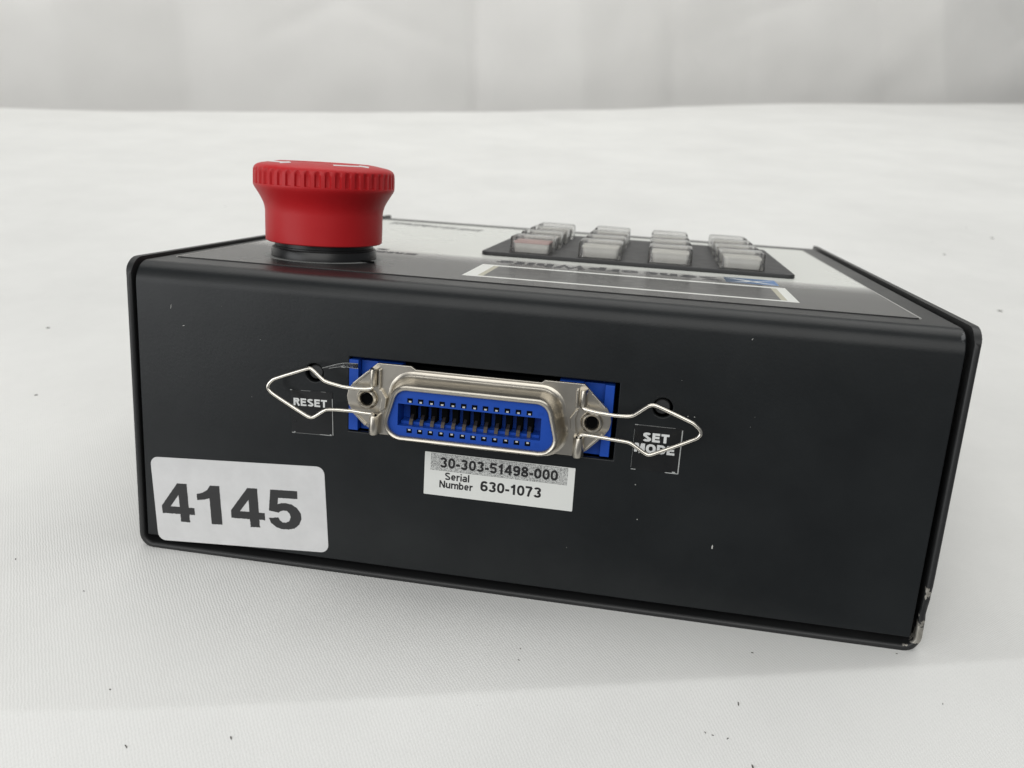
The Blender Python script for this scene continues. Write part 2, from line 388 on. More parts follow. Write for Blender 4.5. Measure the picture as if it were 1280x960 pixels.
P0, P1 = Vector((-700, 860)), Vector((900, 1900)); dr = (P1 - P0); nr = Vector((-dr.y, dr.x)).normalized()
def step(a, b, x): k = min(1, max(0, (x - a) / (b - a))); return k * k * (3 - 2 * k)
def fold(q, z):
    lean = (z - 50) * -.00010
    d = 0
    lin = lambda a, b, x: min(1, max(0, (x - a) / (b - a)))
    d += 34 * lin(.03, .108, q) - 34 * lin(.108, .26, q)
    qq = q - lean * .6; d += -36 * lin(.32, .402, qq) + 36 * lin(.402, .58, qq)
    d += 3 * math.exp(-((q - .495 - lean) / .010) ** 2) + 5 * math.exp(-((q - .322) / .006) ** 2)
    qq = q - lean * 2; d += -30 * lin(.735, .80, qq) + 30 * lin(.80, .95, qq)
    for c0, z0, sl in ((.20, 110, .5), (.26, 96, -.35), (.87, 150, -.6), (.93, 120, .4), (.60, 140, .3), (.03, 128, .25)):   # slanting pulls in the cloth
        k = (z - z0) - (q - c0) * 1900 * sl
        d += 1.3 * math.exp(-(k / 12) ** 2) * math.exp(-((q - c0) / .045) ** 2)
    d += 7 * noise.noise(Vector((q * 7, z * .004, 2.0))) + 3 * noise.noise(Vector((q * 22, z * .012, 7.0)))
    return d
mb = MB(); nq, nz = 640, 120
for i in range(nq + 1):
    q = -.9 + 2.8 * i / nq
    for j in range(nz + 1):
        z = -400 + 1000 * j / nz
        p = P0 + dr * q + nr * fold(q, z)
        mb.v.append((p.x, p.y, z))
mb.f = [(i * (nz + 1) + j, (i + 1) * (nz + 1) + j, (i + 1) * (nz + 1) + j + 1, i * (nz + 1) + j + 1) for i in range(nq) for j in range(nz)]
o = mb.build('backdrop_curtain', 'curtain_cloth', smooth=60)
tag(o, kind='structure', label='creased off-white backdrop cloth hanging behind the table')

# ------------------------------------------------------------------ the control box
root = bpy.data.objects.new('control_box', None); col.objects.link(root)
root.rotation_euler = (-TH, 0, 0)
tag(root, label='black metal control box with red stop button, clear keypad and blue ribbon connector', category='control box')

# bottom shell: floor and two side walls in one bent sheet
TK = 1.3
def shell_profile(v, off):
    top = H
    if v < 4: top = H - (4 - math.sqrt(max(0, 16 - (4 - v) ** 2)))
    bot = v * math.tan(TH) + off; r = 3.2 - off
    x0, x1 = off, W - off
    side = [bot + r + (top - bot - r) * k for k in (1, .75, .5, .3, .22, .19, .16, .14, .12, .10, .08, .06, .04, .02, 0)]
    P = [(x0, z) for z in side]
    P += [(x0 + r - r * math.cos(a), bot + r - r * math.sin(a)) for a in [math.pi / 2 * k / 7 for k in range(1, 8)]]
    P += [(x0 + r + (x1 - x0 - 2 * r) * k / 12, bot) for k in range(1, 12)]
    P += [(x1 - r + r * math.cos(a), bot + r - r * math.sin(a)) for a in [math.pi / 2 * k / 7 for k in range(7, 0, -1)]]
    P += [(x1, z) for z in reversed(side)]
    return P
st = [0, .12, .35, .7, 1.2, 1.8, 2.4, 3.2, 4, 8, 30, 70, 110, 150, D]
outer = []; inner = []
for v in st:
    shift = .45 if v == 0 else (.2 if v == .12 else (.06 if v == .35 else 0))      # rounded front lip
    a, b = shell_profile(v, shift), shell_profile(v, TK - shift)
    def dent(p, v):
        u, w = p; dv = 0
        if u > 150 and w < 16 and v < 1.5:               # knocked corner
            k = max(0, 1 - abs(w - 6) / 8) * (1 - v / 1.5)
            e = noise.noise(Vector((u * .9, w * 1.1, 3.7))); dv = k * (.25 + .9 * max(0, e)); u -= k * (.25 + .55 * max(0, noise.noise(Vector((5.1, w * .9, 1.7)))))
        return (u, v + dv, w)
    outer.append([dent(p, v) for p in a]); inner.append([dent(p, v) for p in b])
mb = MB(); n = len(outer[0]); ns = len(st)
vs_ = [p for L in outer for p in L] + [p for L in inner for p in L]; off = ns * n; fs = []
for k in range(ns - 1):
    for i in range(n - 1):
        a = k * n + i; fs += [(a, a + 1, a + n + 1, a + n), (off + a, off + a + n, off + a + n + 1, off + a + 1)]
    for i in (0, n - 1):
        a = k * n + i; fs.append((a, a + n, off + a + n, off + a))
for k in (0, ns - 1):
    for i in range(n - 1):
        a = k * n + i; fs.append((a, off + a, off + a + 1, a + 1))
mb.add(vs_, fs); shell = mb.build('bottom_shell', 'shell_paint', root, smooth=50)
tag(shell, label='black outer shell with a chipped lower corner')

# cover: connector panel, bend, top, bend, operator end, with openings
R = 4.2
def cover_profile(o):
    y0, z1, y1 = VP + o, WT - o, D - 3 - o; r = R - o
    P = [(y0, 2.9), (y0, 20), (y0, 50)]
    P += [(y0 + r - r * math.cos(a), z1 - r + r * math.sin(a)) for a in [math.pi / 2 * k / 10 for k in range(11)]]
    P += [(y1 - r + r * math.sin(a), z1 - r + r * math.cos(a)) for a in [math.pi / 2 * k / 8 for k in range(9)]]
    P += [(y1, D * math.tan(TH) + 3)]
    return P
prof = cover_profile(0) + list(reversed(cover_profile(1.2)))
mb = MB(); CU0, CU1 = 1.85, 157.75; m = len(prof)
mb.add([(CU0, y, z) for y, z in prof] + [(CU1, y, z) for y, z in prof],
       [(i, (i + 1) % m, m + (i + 1) % m, m + i) for i in range(m)])
h = m // 2
for base in (0, m): mb.f += [(base + i, base + i + 1, base + m - 2 - i, base + m - 1 - i) for i in range(h - 1)]
cover = mb.build('cover', 'black_paint', root, smooth=35)
cut = MB()
a, b = F(46.36, 31.0), F(99.28, 46.2)
cut.box(a[0], b[0], -4, 6, a[1], b[1])
HL, HR = F(39.11, 42.25), F(107.6, 42.35)
for c in (HL, HR): cut.lathe([(1.85, -4), (1.85, 6)], c, 40, 'v')
cutter = cut.build('cutter', 'black_paint', None, 0); cutter.parent = root
md = cover.modifiers.new('cut', 'BOOLEAN'); md.operation = 'DIFFERENCE'; md.object = cutter; md.solver = 'EXACT'
bpy.context.view_layer.update()
dg = bpy.context.evaluated_depsgraph_get(); me = bpy.data.meshes.new_from_object(cover.evaluated_get(dg)); me.name = 'cover'
cover.modifiers.clear(); cover.data = me; bpy.data.objects.remove(cutter)
for p in me.polygons: p.use_smooth = True
me.set_sharp_from_angle(angle=math.radians(35))
bv = cover.modifiers.new('bevel', 'BEVEL'); bv.width = .28 * S; bv.segments = 2; bv.limit_method = 'ANGLE'; bv.angle_limit = math.radians(40); bv.harden_normals = True

# recessed push buttons behind the two holes
for c, nm in ((HL, 'reset_button'), (HR, 'set_mode_button')):
    MB().lathe([(1.5, 6), (1.5, 1.75), (1.3, 1.5), (.001, 1.45)], (c[0] - .1, c[1] - .1), 32, 'v').build(nm, 'button_grey', root)
MB().box(30, 118, 8, 9, 20, 55).build('backing_sheet', 'hollow_black', root, 0)  # black sheet behind the panel openings

# ------------------------------------------------------------------ stickers on the connector panel
ST = .10
def on_panel(origin, rot=0.0, lift=0.0):
    c, s = math.cos(rot), math.sin(rot)
    return lambda x, y, h: (origin[0] + x * c - y * s, VP - lift - h, origin[1] + x * s + y * c)
def sheet(name, mat, w, h, place, parent, r=0, thick=ST, segs=5):
    pts = rounded([(0, 0), (w, 0), (w, h), (0, h)], r, segs) if r else [(0, 0), (w, 0), (w, h), (0, h)]
    lo = [place(x, y, 0) for x, y in pts]; hi = [place(x, y, thick) for x, y in pts]
    return MB().loft([lo, hi]).build(name, mat, parent, 0)
rot = math.radians(3.4)
so = F(3.75, 1.45); inv = sheet('inventory_sticker', 'sticker_paper', 38.4, 18.8, on_panel(so, rot), root, 1.7, ST)
tag(inv, label='white rounded sticker printed 4145')
def rough_edge(pts, amp, stepl=.22):
    out = []
    for i, p in enumerate(pts):
        a, b = Vector(p), Vector(pts[(i + 1) % len(pts)]); L = (b - a).length; k = max(1, int(L / stepl))
        low = (a.y < 2.6 and b.y < 2.6)
        for j in range(k):
            q = a.lerp(b, j / k)
            am = amp * (2.3 if low else 1)
            out.append((q.x + random.uniform(-am, am), q.y + random.uniform(-am, am)))
    return out
G = {'4': [[(0, .20), (0, .40), (.50, 1), (.77, 1), (.77, .385), (.93, .385), (.93, .20), (.77, .20), (.77, 0), (.51, 0), (.51, .20)], [(.25, .39), (.51, .39), (.51, .70)]],
     '1': [[(0, .60), (0, .76), (.15, .80), (.27, .88), (.35, 1), (.58, 1), (.58, 0), (.31, 0), (.31, .67), (.2, .63)]],
     '5': [[(.10, 1), (.79, 1), (.79, .80), (.29, .80), (.265, .635), (.36, .67), (.47, .68), (.63, .65), (.76, .57), (.85, .44), (.86, .29), (.79, .14), (.67, .04), (.50, 0), (.33, 0), (.18, .05), (.07, .14), (.01, .27), (.26, .30), (.30, .22), (.37, .175), (.46, .175), (.54, .22), (.585, .32), (.56, .42), (.49, .48), (.40, .485), (.33, .46), (.28, .42), (.03, .46)]]}
import mathutils.geometry as mg
def digit(ch, x, y, hgt, wid):
    loops = [[Vector((px * wid, py * hgt, 0)) for px, py in L] for L in G[ch]]
    ro = [[Vector((a, b, 0)) for a, b in rough_edge([(p.x, p.y) for p in L], .025)] for L in loops]
    flat = [p for L in ro for p in L]; tris = mg.tessellate_polygon(ro)
    pl = on_panel(so, rot, ST)
    m_ = MB(); m_.add([pl(p.x + x, p.y + y, .03) for p in flat], tris)
    o = m_.build('digit', 'ink', inv, 0); return o
base = Vector(so); c_, s_ = math.cos(-rot), math.sin(-rot)
for ch, u, wid in (('4', 4.9, 8.0), ('1', 13.2, 9.1), ('4', 20.7, 8.1), ('5', 29.0, 8.5)):
    fu, fw = F(u, 0)[0], 0
    digit(ch, (fu - so[0]) / math.cos(rot) + .45, 4.55, 8.65, wid)
# grey speckled paper is in the material; serial label
lo = F(62.3, 19.55); LW, LH = 29.8, 8.9
ser = sheet('serial_label', 'label_white', LW, LH, on_panel(lo, 0), root, .12)
tag(ser, label='small white label with part and serial number')
pl = on_panel((lo[0] + 1.25, lo[1] + 5.25), 0, ST); sheet('halftone_band', 'halftone', 27.2, 3.55, pl, ser, 0, .02)
lettering('30-303-51498-000', 'part_number', 'label_ink', ser, on_panel((lo[0] + 3.15, lo[1] + 5.95), 0, ST + .02), 23.4, 2.1, .205, .08)
lettering('Serial', 'serial_word', 'label_ink', ser, on_panel((lo[0] + 4.2, lo[1] + 3.45), 0, ST), 4.95, 1.55, .19, .09)
lettering('Number', 'number_word', 'label_ink', ser, on_panel((lo[0] + 3.15, lo[1] + 1.72), 0, ST), 6.75, 1.52, .19, .09)
lettering('630-1073', 'serial_number', 'label_ink', ser, on_panel((lo[0] + 11.45, lo[1] + 2.0), 0, ST), 12.1, 2.14, .20, .08)

def small_label(org, w, h, rot_, name, words):
    o = sheet(name, 'label_black', w, h, on_panel(org, rot_), root, .1, .09)
    # pale worn and torn edges, with the light they catch painted in
    def sliver(x0, x1, y0, y1): 
        p = on_panel(org, rot_, 0)
        pts = [(x0, y0), (x1, y0), (x1, y1), (x0, y1)]
        MB().loft([[p(x, y, 0) for x, y in pts], [p(x, y, .12) for x, y in pts]]).build('worn_lit_edge', 'label_edge', o, 0)
    return o, sliver
ro_ = F(34.3, 29.3)
lab, sl = small_label(ro_, 8.75, 8.9, math.radians(1.6), 'reset_label', 0)
sl(8.68, 8.80, .05, 7.6); sl(.1, .75, -.04, .10); sl(.9, 6.2, -.02, .01); sl(6.0, 8.5, -.04, .08); sl(-.05, .35, 8.84, 8.96); sl(2.2, 4.2, 8.88, 8.92); sl(6.4, 7.4, 8.89, 8.92); sl(.55, .8, .02, .28); sl(8.1, 8.4, .02, .25)
lettering('RESET', 'lettering', 'lettering_white', lab, on_panel((ro_[0] + .45, ro_[1] + 5.75), math.radians(1.6), .09), 7.0, 1.55, .225, .10)
tag(lab, label='black label lettered RESET')
mo_ = F(102.8, 29.7)
lab, sl = small_label(mo_, 8.85, 8.85, 0, 'set_mode_label', 0)
sl(8.72, 8.92, 0, 8.6); sl(0, .9, -.03, .10); sl(6.4, 8.7, -.04, .12); sl(7.7, 8.3, .05, .36); sl(0, .6, 8.78, 8.9); sl(.6, 7.5, 8.83, 8.86); sl(-.015, .015, .4, 8.0)
lettering('SET', 'lettering', 'lettering_white', lab, on_panel((mo_[0] + 1.65, mo_[1] + 5.75), 0, .09), 4.9, 1.75, .25, .09)
lettering('MODE', 'lettering', 'lettering_white', lab, on_panel((mo_[0] + .3, mo_[1] + 3.55), 0, .09), 7.5, 1.75, .25, .09)
tag(lab, label='black label lettered SET MODE')

# dust and scratches on the connector panel
mb = MB()
def fleck(u, w, L, wd, a, y=VP):
    c, s = math.cos(a), math.sin(a)
    q = [(-L, -wd), (L * .3, -wd * .8), (L, 0), (L * .2, wd), (-L, wd * .6)]
    p1 = [(u + x * c - z * s, y + .01, w + x * s + z * c) for x, z in q]; p0 = [(x, y - .04, z) for x, y, z in p1]
    mb.loft([p0, p1])
for i in range(14):
    u, w = random.uniform(5, 155), random.uniform(6, 56)
    if 30 < u < 118 and 18 < w < 48: continue
    fleck(u, w, random.uniform(.03, .08), random.uniform(.02, .04), random.uniform(0, 3))
fleck(119.6, 16.3, .42, .13, 1.5); fleck(9.4, 53.2, .5, .04, 1.4); fleck(12, 49.5, .25, .05, .2); fleck(122, 57, .2, .05, 1); fleck(113.5, 41.5, .1, .07, 0); fleck(112.3, 41.5, .09, .06, 0); fleck(104, 27, .1, .09, 0); fleck(105, 20, .1, .1, 1)
o = mb.build('dust_specks', 'dust', root, 0); o['kind'] = 'stuff'

# ------------------------------------------------------------------ ribbon connector
conn = MB()
fl = [(46.8, 38.9), (47.1, 40.4), (48.0, 41.7), (52.9, 46.1), (59.6, 46.1), (60.5, 45.5), (84.9, 45.5), (85.4, 46.0), (92.9, 46.0), (97.4, 41.8), (98.2, 40.5), (98.4, 39.1), (98.1, 37.7), (97.4, 36.6), (94.0, 33.0), (92.2, 31.8), (53.2, 31.8), (50.8, 33.2), (47.9, 36.0), (47.1, 37.3)]
conn.prism(fl, -1.0, -.2)
connector = conn.build('connector', 'nickel', root, 35, .12)
tag(connector, label='nickel shelled ribbon connector with blue insert')
def dshape(g):                                        # the shell's outline, grown by g
    return rounded([(57.75 - g, 43.5 + g), (87.45 + g, 43.5 + g), (90.0 + g * 1.1, 32.8 - g), (55.0 - g * 1.1, 32.8 - g)], [3.2 + g, 3.2 + g, 3.4 + g, 3.4 + g], 7)
L3 = lambda P, v: [(u, v, w) for u, w in P]
loops = [L3(dshape(1.7), -.95), L3(dshape(1.15), -1.15), L3(dshape(.75), -1.6), L3(dshape(.45), -2.6), L3(dshape(.25), -4.4), L3(dshape(.12), -5.8), L3(dshape(-.05), -6.35), L3(dshape(-.35), -6.6), L3(dshape(-.7), -6.5), L3(dshape(-.9), -6.1), L3(dshape(-.95), -3.0)]
sh = MB().loft(loops, caps=False).build('connector_shell', 'nickel', connector, 50)
# blue insert with its long socket
ins = MB(); ou = dshape(-.9); O0, O1, Z0, Z1 = 58.6, 85.85, 35.65, 39.95
n = len(ou); VF = -5.75
def ray_rect(u, w):                                     # matching points on the socket's edge
    return (min(max(u, O0), O1), min(max(w, Z0), Z1))
inn = [ray_rect(u, w) for u, w in ou]
loops = [L3(ou, -1.0), L3(ou, VF), L3(inn, VF), L3(inn, -1.2)]
ins.loft(loops, caps=False)
ins.add([(O0, -1.6, Z0), (O1, -1.6, Z0), (O1, -1.6, Z1), (O0, -1.6, Z1)], [(0, 1, 2, 3)])
insert = ins.build('connector_insert', 'blue_plastic', connector, 25)
PIT = (83.58 - 60.92) / 11
# ribs between the contacts, contacts, and grooves and small slots whose shade is painted black
ribm = None
for k in range(12):
    u = 60.92 + PIT * k
    if k == 0:
        a = MB().box(-.56, .56, -3.4, -1.5, 36.3, 39.6).build('contact_groove', 'hollow_black', connector, 0)
        b = MB().loft([[(-.33, -4.9, 35.72), (.33, -4.9, 35.72), (.33, -4.9, 36.25), (-.33, -4.9, 36.25)], [(-.33, -4.4, 35.72), (.33, -4.4, 35.72), (.33, -4.4, 36.75), (-.33, -4.4, 36.75)], [(-.25, -3.3, 36.2), (.25, -3.3, 36.2), (.25, -3.3, 37.5), (-.25, -3.3, 37.5)]]).build('contact', 'contact_metal', connector, 0)
        s1 = MB().box(-.52, .52, VF - .03, VF + .3, -.42, .42).build('contact_slot', 'hollow_black', connector, 0)
        t1 = MB().box(-.20, .26, VF - .06, VF + .2, -.15, .15).build('contact_tip', 'contact_tip', connector, 0)
        protos = (a, b, s1, t1)
    x = u * S
    def put(o, z=0):
        c = o.copy(); col.objects.link(c); c.parent = connector; c.location = (x, 0, z * S); return c
    put(a); put(b)
    for z, dz in ((40.72, -.2), (34.78, .2)): put(s1, z); put(t1, z + dz)
for o in protos: bpy.data.objects.remove(o)
lip = MB().box(O0 + .3, O1 - .3, -4.3, -1.6, Z0 + .02, Z0 + .55).build('socket_floor', 'blue_plastic', insert, 0)
for x, z, body in ((58.35, 40.45, '13'), (85.2, 40.4, '24'), (84.8, 34.4, '12')):
    lettering(body, 'moulded_number', 'blue_plastic', insert, lambda a, b, h, x=x, z=z: (x + a, VF - h, z + b), .95, .65, .16, thick=.06)

# blue body behind the flange
bl = MB()
bl.box(46.75, 48.65, .25, 6, 31.7, 46.0)
body = bl.build('connector_body', 'blue_plastic', connector, 0, .1)
MB().box(96.7, 98.45, .25, 6, 31.9, 45.9).build('connector_body', 'blue_plastic', connector, 0, .1)
MB().box(48.7, 56.6, 2.0, 6, 31.6, 45.7).build('connector_body', 'blue_plastic', connector, 0, .1)
MB().box(88.4, 96.65, 2.0, 6, 31.6, 45.7).build('connector_body', 'blue_plastic', connector, 0, .1)
MB().box(56.65, 88.35, 3.4, 6.2, 31.8, 45.2).build('gap_shade', 'hollow_black', connector, 0)  # black block, painting in the shade of the empty gap
MB().box(52.4, 57.4, .1, 3, 44.6, 45.95).build('connector_body', 'blue_plastic', connector, 0, .1)
MB().box(88.1, 92.7, .1, 3, 44.6, 45.95).build('connector_body', 'blue_plastic', connector, 0, .1)
# threaded screw bosses
for c in ((51.0, 38.9), (94.8, 38.85)):
    MB().lathe([(2.15, -.98), (2.1, -1.35), (1.85, -1.9), (1.6, -2.05), (1.42, -1.9), (1.2, -1.3), (1.05, -.6), (1.05, 1.5), (.95, 1.8), (1.05, 2.1), (1.05, 5), (.01, 5)], c, 36, 'v').build('screw_boss', 'nickel', connector, 50)
    MB().lathe([(1.12, -1.12), (1.12, -.9)], c, 24, 'v').build('screw_hole_shade', 'hollow_black', connector, 0)  # black disc paints in the shade inside the hole
# folded ear edges of the flange and the spring sockets
def ear(p, q, wd=.5):
    a, b = Vector(p), Vector(q); d = (b - a).normalized(); nn = Vector((-d.y, d.x)) * wd
    P = [a, b, b - nn, a - nn]
    MB().prism([(v_.x, v_.y) for v_ in P], -1.45, -.9).build('folded_edge', 'nickel', connector, 0, .15)
ear((48.0, 41.75), (51.2, 44.6)); ear((97.3, 41.9), (94.6, 44.5), -.5); ear((47.9, 36.0), (50.7, 33.3), -.5); ear((97.2, 36.4), (94.2, 33.2))
def socket(u0, u1, w0, w1, notch):
    uc, r = (u0 + u1) / 2, (u1 - u0) / 2
    loops = []
    for w, k in ((w0, .9), (w0 + .2, 1.0), ((w0 + w1) / 2, 1.0), (w1 - .25, 1.0), (w1, .93)):
        L = []
        for i in range(18):
            a = math.pi * (i / 17); L.append((uc - r * k * math.cos(a), -1.3 - 1.75 * k * math.sin(a), w))
        L += [(uc + r * k, -.95, w), (uc - r * k, -.95, w)]
        loops.append(L)
    MB().loft(loops).build('spring_socket', 'nickel', connector, 45)
    end = w0 if notch > 0 else w1                        # dark mouth that takes the wire
    MB().box(uc - r * .55, uc + r * .55, -2.75, -1.4, end - (.06 if notch > 0 else .0), end + (.0 if notch > 0 else .06)).build('socket_mouth', 'hollow_black', connector, 0)
socket(51.7, 53.2, 41.75, 45.15, 1); socket(51.65, 53.8, 32.0, 35.9, -1)
socket(92.1, 93.75, 42.0, 45.2, 1); socket(91.6, 93.75, 32.0, 35.9, -1)
for u0, u1, w0, w1 in ((53.3, 53.75, 41.2, 45.0), (91.55, 92.0, 41.4, 45.0)):
    MB().box(u0, u1, -1.7, -.9, w0, w1).build('folded_edge', 'nickel', connector, 0, .15)
for u, s in ((53.6, 1), (92.1, -1)):
    MB().prism([(u, 36.6), (u + s * 1.2, 37.4), (u + s * 1.4, 39.4), (u + s * .5, 40.9), (u - s * .1, 41.2), (u + s * .35, 39.2)], -1.75, -.9).build('folded_edge', 'nickel', connector, 0, .15)

# spring wire bails
BL = [(52.5, -2.2, 43.4), (52.5, -2.35, 41.6), (52.0, -2.75, 41.25), (50.3, -3, 41.15), (48.2, -3, 41.18), (46.66, -3, 41.23), (42.93, -3, 41.94), (40.3, -3, 44.25), (39.6, -3, 44.2), (32.51, -3, 41.4), (31.1, -3, 39.75), (32.03, -3, 38.5), (39.7, -3, 34.35), (40.75, -3, 34.4), (43.41, -3, 36.43), (48.45, -3, 36.6), (51.0, -2.95, 36.4), (52.5, -2.7, 36.35), (52.7, -2.35, 35.8), (52.7, -2.2, 34.0)]
BR = [(92.9, -2.2, 43.6), (92.9, -2.35, 42.0), (93.4, -2.75, 41.65), (95.5, -3, 41.35), (99.23, -3, 41.14), (102.13, -3, 41.3), (104.99, -3, 43.75), (106.05, -3, 43.94), (113.31, -3, 41.23), (114.95, -3, 39.79), (114.32, -3, 38.5), (106.09, -3, 34.3), (105.35, -3, 34.35), (102.23, -3, 36.34), (99.64, -3, 36.5), (95.5, -3, 36.75), (93.6, -2.8, 36.8), (92.75, -2.6, 36.5), (92.7, -2.35, 35.8), (92.7, -2.2, 34.0)]
for P in (BL, BR):
    # densify first so that only the corners are rounded
    Q = [P[0]]
    for a, b in zip(P[:-1], P[1:]):
        a, b = Vector(a), Vector(b); L = (b - a).length; e = min(.45, L * .3)
        Q += [tuple(a.lerp(b, e / L)), tuple(a.lerp(b, 1 - e / L))]
    Q.append(P[-1])
    MB().tube(smooth_path(Q, it=2), .37, 12).build('wire_bail', 'wire_steel', root, 60)

# scrap of clear tape between the reset hole and the blue block
tp = MB(); pts = [(41.2, 43.6, -.02), (42.6, 44.1, -.25), (44.3, 44.75, -.5), (45.6, 45.1, -.35), (47.2, 45.2, -.25), (48.6, 45.2, -.2)]
wdt = [.05, .35, .55, .65, .9, .9]
up = [(u, VP + dv - .05, w + .1) for (u, w, dv), k in zip(pts, wdt)]; lo2 = [(u, VP + dv * .3 - .08, w - k) for (u, w, dv), k in zip(pts, wdt)]
tp.v = up + lo2; nn = len(pts); tp.f = [(i, i + 1, nn + i + 1, nn + i) for i in range(nn - 1)]
o = tp.build('tape_scrap', 'tape_film', root, 60); so_ = o.modifiers.new('thick', 'SOLIDIFY'); so_.thickness = .05 * S
for P in (up, lo2[1:]): MB().tube([Vector(p) + Vector((0, -.05, 0)) for p in smooth_path(P)], .045, 5).build('tape_edge', 'label_edge', o, 60)
MB().tube([(45.3, -.1, 44.5), (45.9, -.2, 44.75), (46.3, -.2, 44.5), (45.9, -.15, 44.3), (45.2, -.1, 44.4)], .05, 5).build('tape_edge', 'label_edge', o, 60)

# ------------------------------------------------------------------ printed overlay on the top
ov = MB().prism(rounded([(4.9, 10.9), (152.3, 10.4), (151.9, 150), (4.9, 150)], .8, 4), WT - .02, WT + .22, 'top').build('overlay', 'overlay_print', root, 0, .06)
tag(ov, label='printed plastic overlay fading from black to white')
OT = WT + .22
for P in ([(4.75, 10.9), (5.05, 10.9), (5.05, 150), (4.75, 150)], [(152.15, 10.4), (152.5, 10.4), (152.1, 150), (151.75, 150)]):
    MB().prism(P, WT - .01, OT + .015, 'top').build('overlay_edge_glint', 'edge_glint', ov, 0)  # edge highlights painted on as pale strips
def frame(u0, u1, v0, v1, a0, a1, b0, b1, z0, z1, name, mat, parent):
    m_ = MB(); o_ = [(u0, v0), (u1, v0), (u1, v1), (u0, v1)]; i_ = [(a0, b0), (a1, b0), (a1, b1), (a0, b1)]
    m_.loft([[(x, y, z0) for x, y in o_], [(x, y, z1) for x, y in o_], [(x, y, z1) for x, y in i_], [(x, y, z0) for x, y in i_]], caps=False)
    return m_.build(name, mat, parent, 0)
frame(64.45, 132.0, 17.7, 39.6, 67.4, 129.9, 19.2, 37.6, OT - .02, OT + .03, 'window_border', 'white_print', ov)
MB().prism([(67.4, 19.2), (129.9, 19.2), (129.9, 37.6), (67.4, 37.6)], OT - .02, OT + .015, 'top').build('display_window', 'window_tint', ov, 0)
for a, b in ((67.4, 68.6), (128.7, 129.9)):
    MB().prism([(a, 19.2), (b, 19.2), (b, 37.6), (a, 37.6)], OT, OT + .025, 'top').build('window_edge', 'cream_edge', ov, 0)
def on_top(u, v, lift=0.0): return lambda x, y, h: (u - x, v - y, OT + lift + h)     # read from the operator's end
lettering('SencorpWhite', 'brand_lettering', 'dark_print', ov, on_top(118.6, 50.2), 52.5, 6.6, .26, .07)
lettering('EMERGENCY', 'stop_lettering', 'dark_print', ov, on_top(46.2, 49.9), 33.5, 3.6, .26, .09)
lettering('STOP', 'stop_lettering', 'dark_print', ov, on_top(37.6, 55.6), 16.0, 3.6, .26, .09)
# emblem: blue block crossed by a white swoosh star
em = MB().prism([(119.6, 43.0), (131.2, 43.0), (131.2, 52.4), (119.6, 52.4)], OT - .02, OT + .02, 'top').build('emblem', 'emblem_print', ov, 0)
for P in ([(119.7, 51.6), (126, 47.9), (131.1, 43.3), (125, 46.6)], [(120.8, 43.4), (125.6, 47.6), (130.8, 50.8), (126, 46.7)]):
    MB().prism(P, OT + .005, OT + .035, 'top').build('emblem_ray', 'white_print', em, 0)
# a printed line at the operator's end that is too small to read in the photograph: grey word-shaped marks
mk = MB(); random.seed(3)
for u0, u1, v in ((11.6, 17.0, 138.6), (17.8, 23.2, 137.2), (24.2, 29.2, 136.0), (30.2, 35.6, 134.6), (36.8, 44.5, 133.0)):
    x = u0
    while x < u1:
        w_ = random.uniform(.7, 1.4); h_ = random.choice((6.5, 8.0, 9.0)); mk.prism([(x, v - h_ / 2), (x + w_, v - h_ / 2), (x + w_, v + h_ / 2), (x, v + h_ / 2)], OT - .01, OT + .02, 'top'); x += w_ + .35
mk.build('fine_print', 'grey_print', ov, 0)

# ------------------------------------------------------------------ keypad: plate and sixteen clear capped keys
KT = OT + 1.0
MB().prism(rounded([(59.8, 58.8), (137.0, 58.8), (137.0, 129), (59.8, 129)], 2.2, 6), OT - .05, KT, 'top').build('keypad_plate', 'keypad_plate', root, 35, .3)
def make_key():
    c = MB(); x, y, hh = 5.45, 5.3, 4.1
    R_ = lambda g: rounded([(-x + g, -y + g), (x - g, -y + g), (x - g, y - g), (-x + g, y - g)], 1.0, 4)
    Z = lambda P, z: [(a, b, z) for a, b in P]
    cap = c.loft([Z(R_(0), 0), Z(R_(.05), hh - .55), Z(R_(.22), hh - .18), Z(R_(.55), hh)]).build('key', 'clear_plastic', None, 40)
    leg = MB().loft([Z(R_(.85), 2.35), Z(R_(.85), 2.75)]).build('legend_plate', 'legend_white', cap, 0)
    stem = MB().loft([Z(R_(1.15), .08), Z(R_(1.0), 2.3)]).build('key_stem', 'key_stem', cap, 0)
    return cap, leg, stem
cap, leg, stem = make_key()
white = leg.data; pink = leg.data.copy(); pink.materials.clear(); pink.materials.append(M['legend_pink'])
for r in range(4):
    for k in range(4):
        c = cap if r == k == 0 else cap.copy()
        parts = []
        for p in (leg, stem):
            q = p if r == k == 0 else p.copy()
            if not (r == k == 0): col.objects.link(q)
            q.parent = c; parts.append(q)
        if not (r == k == 0): col.objects.link(c)
        c.parent = root; c.location = ((72.05 + 17.5 * k) * S, (67.0 + 16.6 * r) * S, (KT - .02 + .03 * ((r * 7 + k * 3) % 5)) * S)
        c.rotation_euler = (0, 0, math.radians(((r * 5 + k * 11) % 7 - 3) * .25))
        parts[0].data = pink if r == k == 0 else white
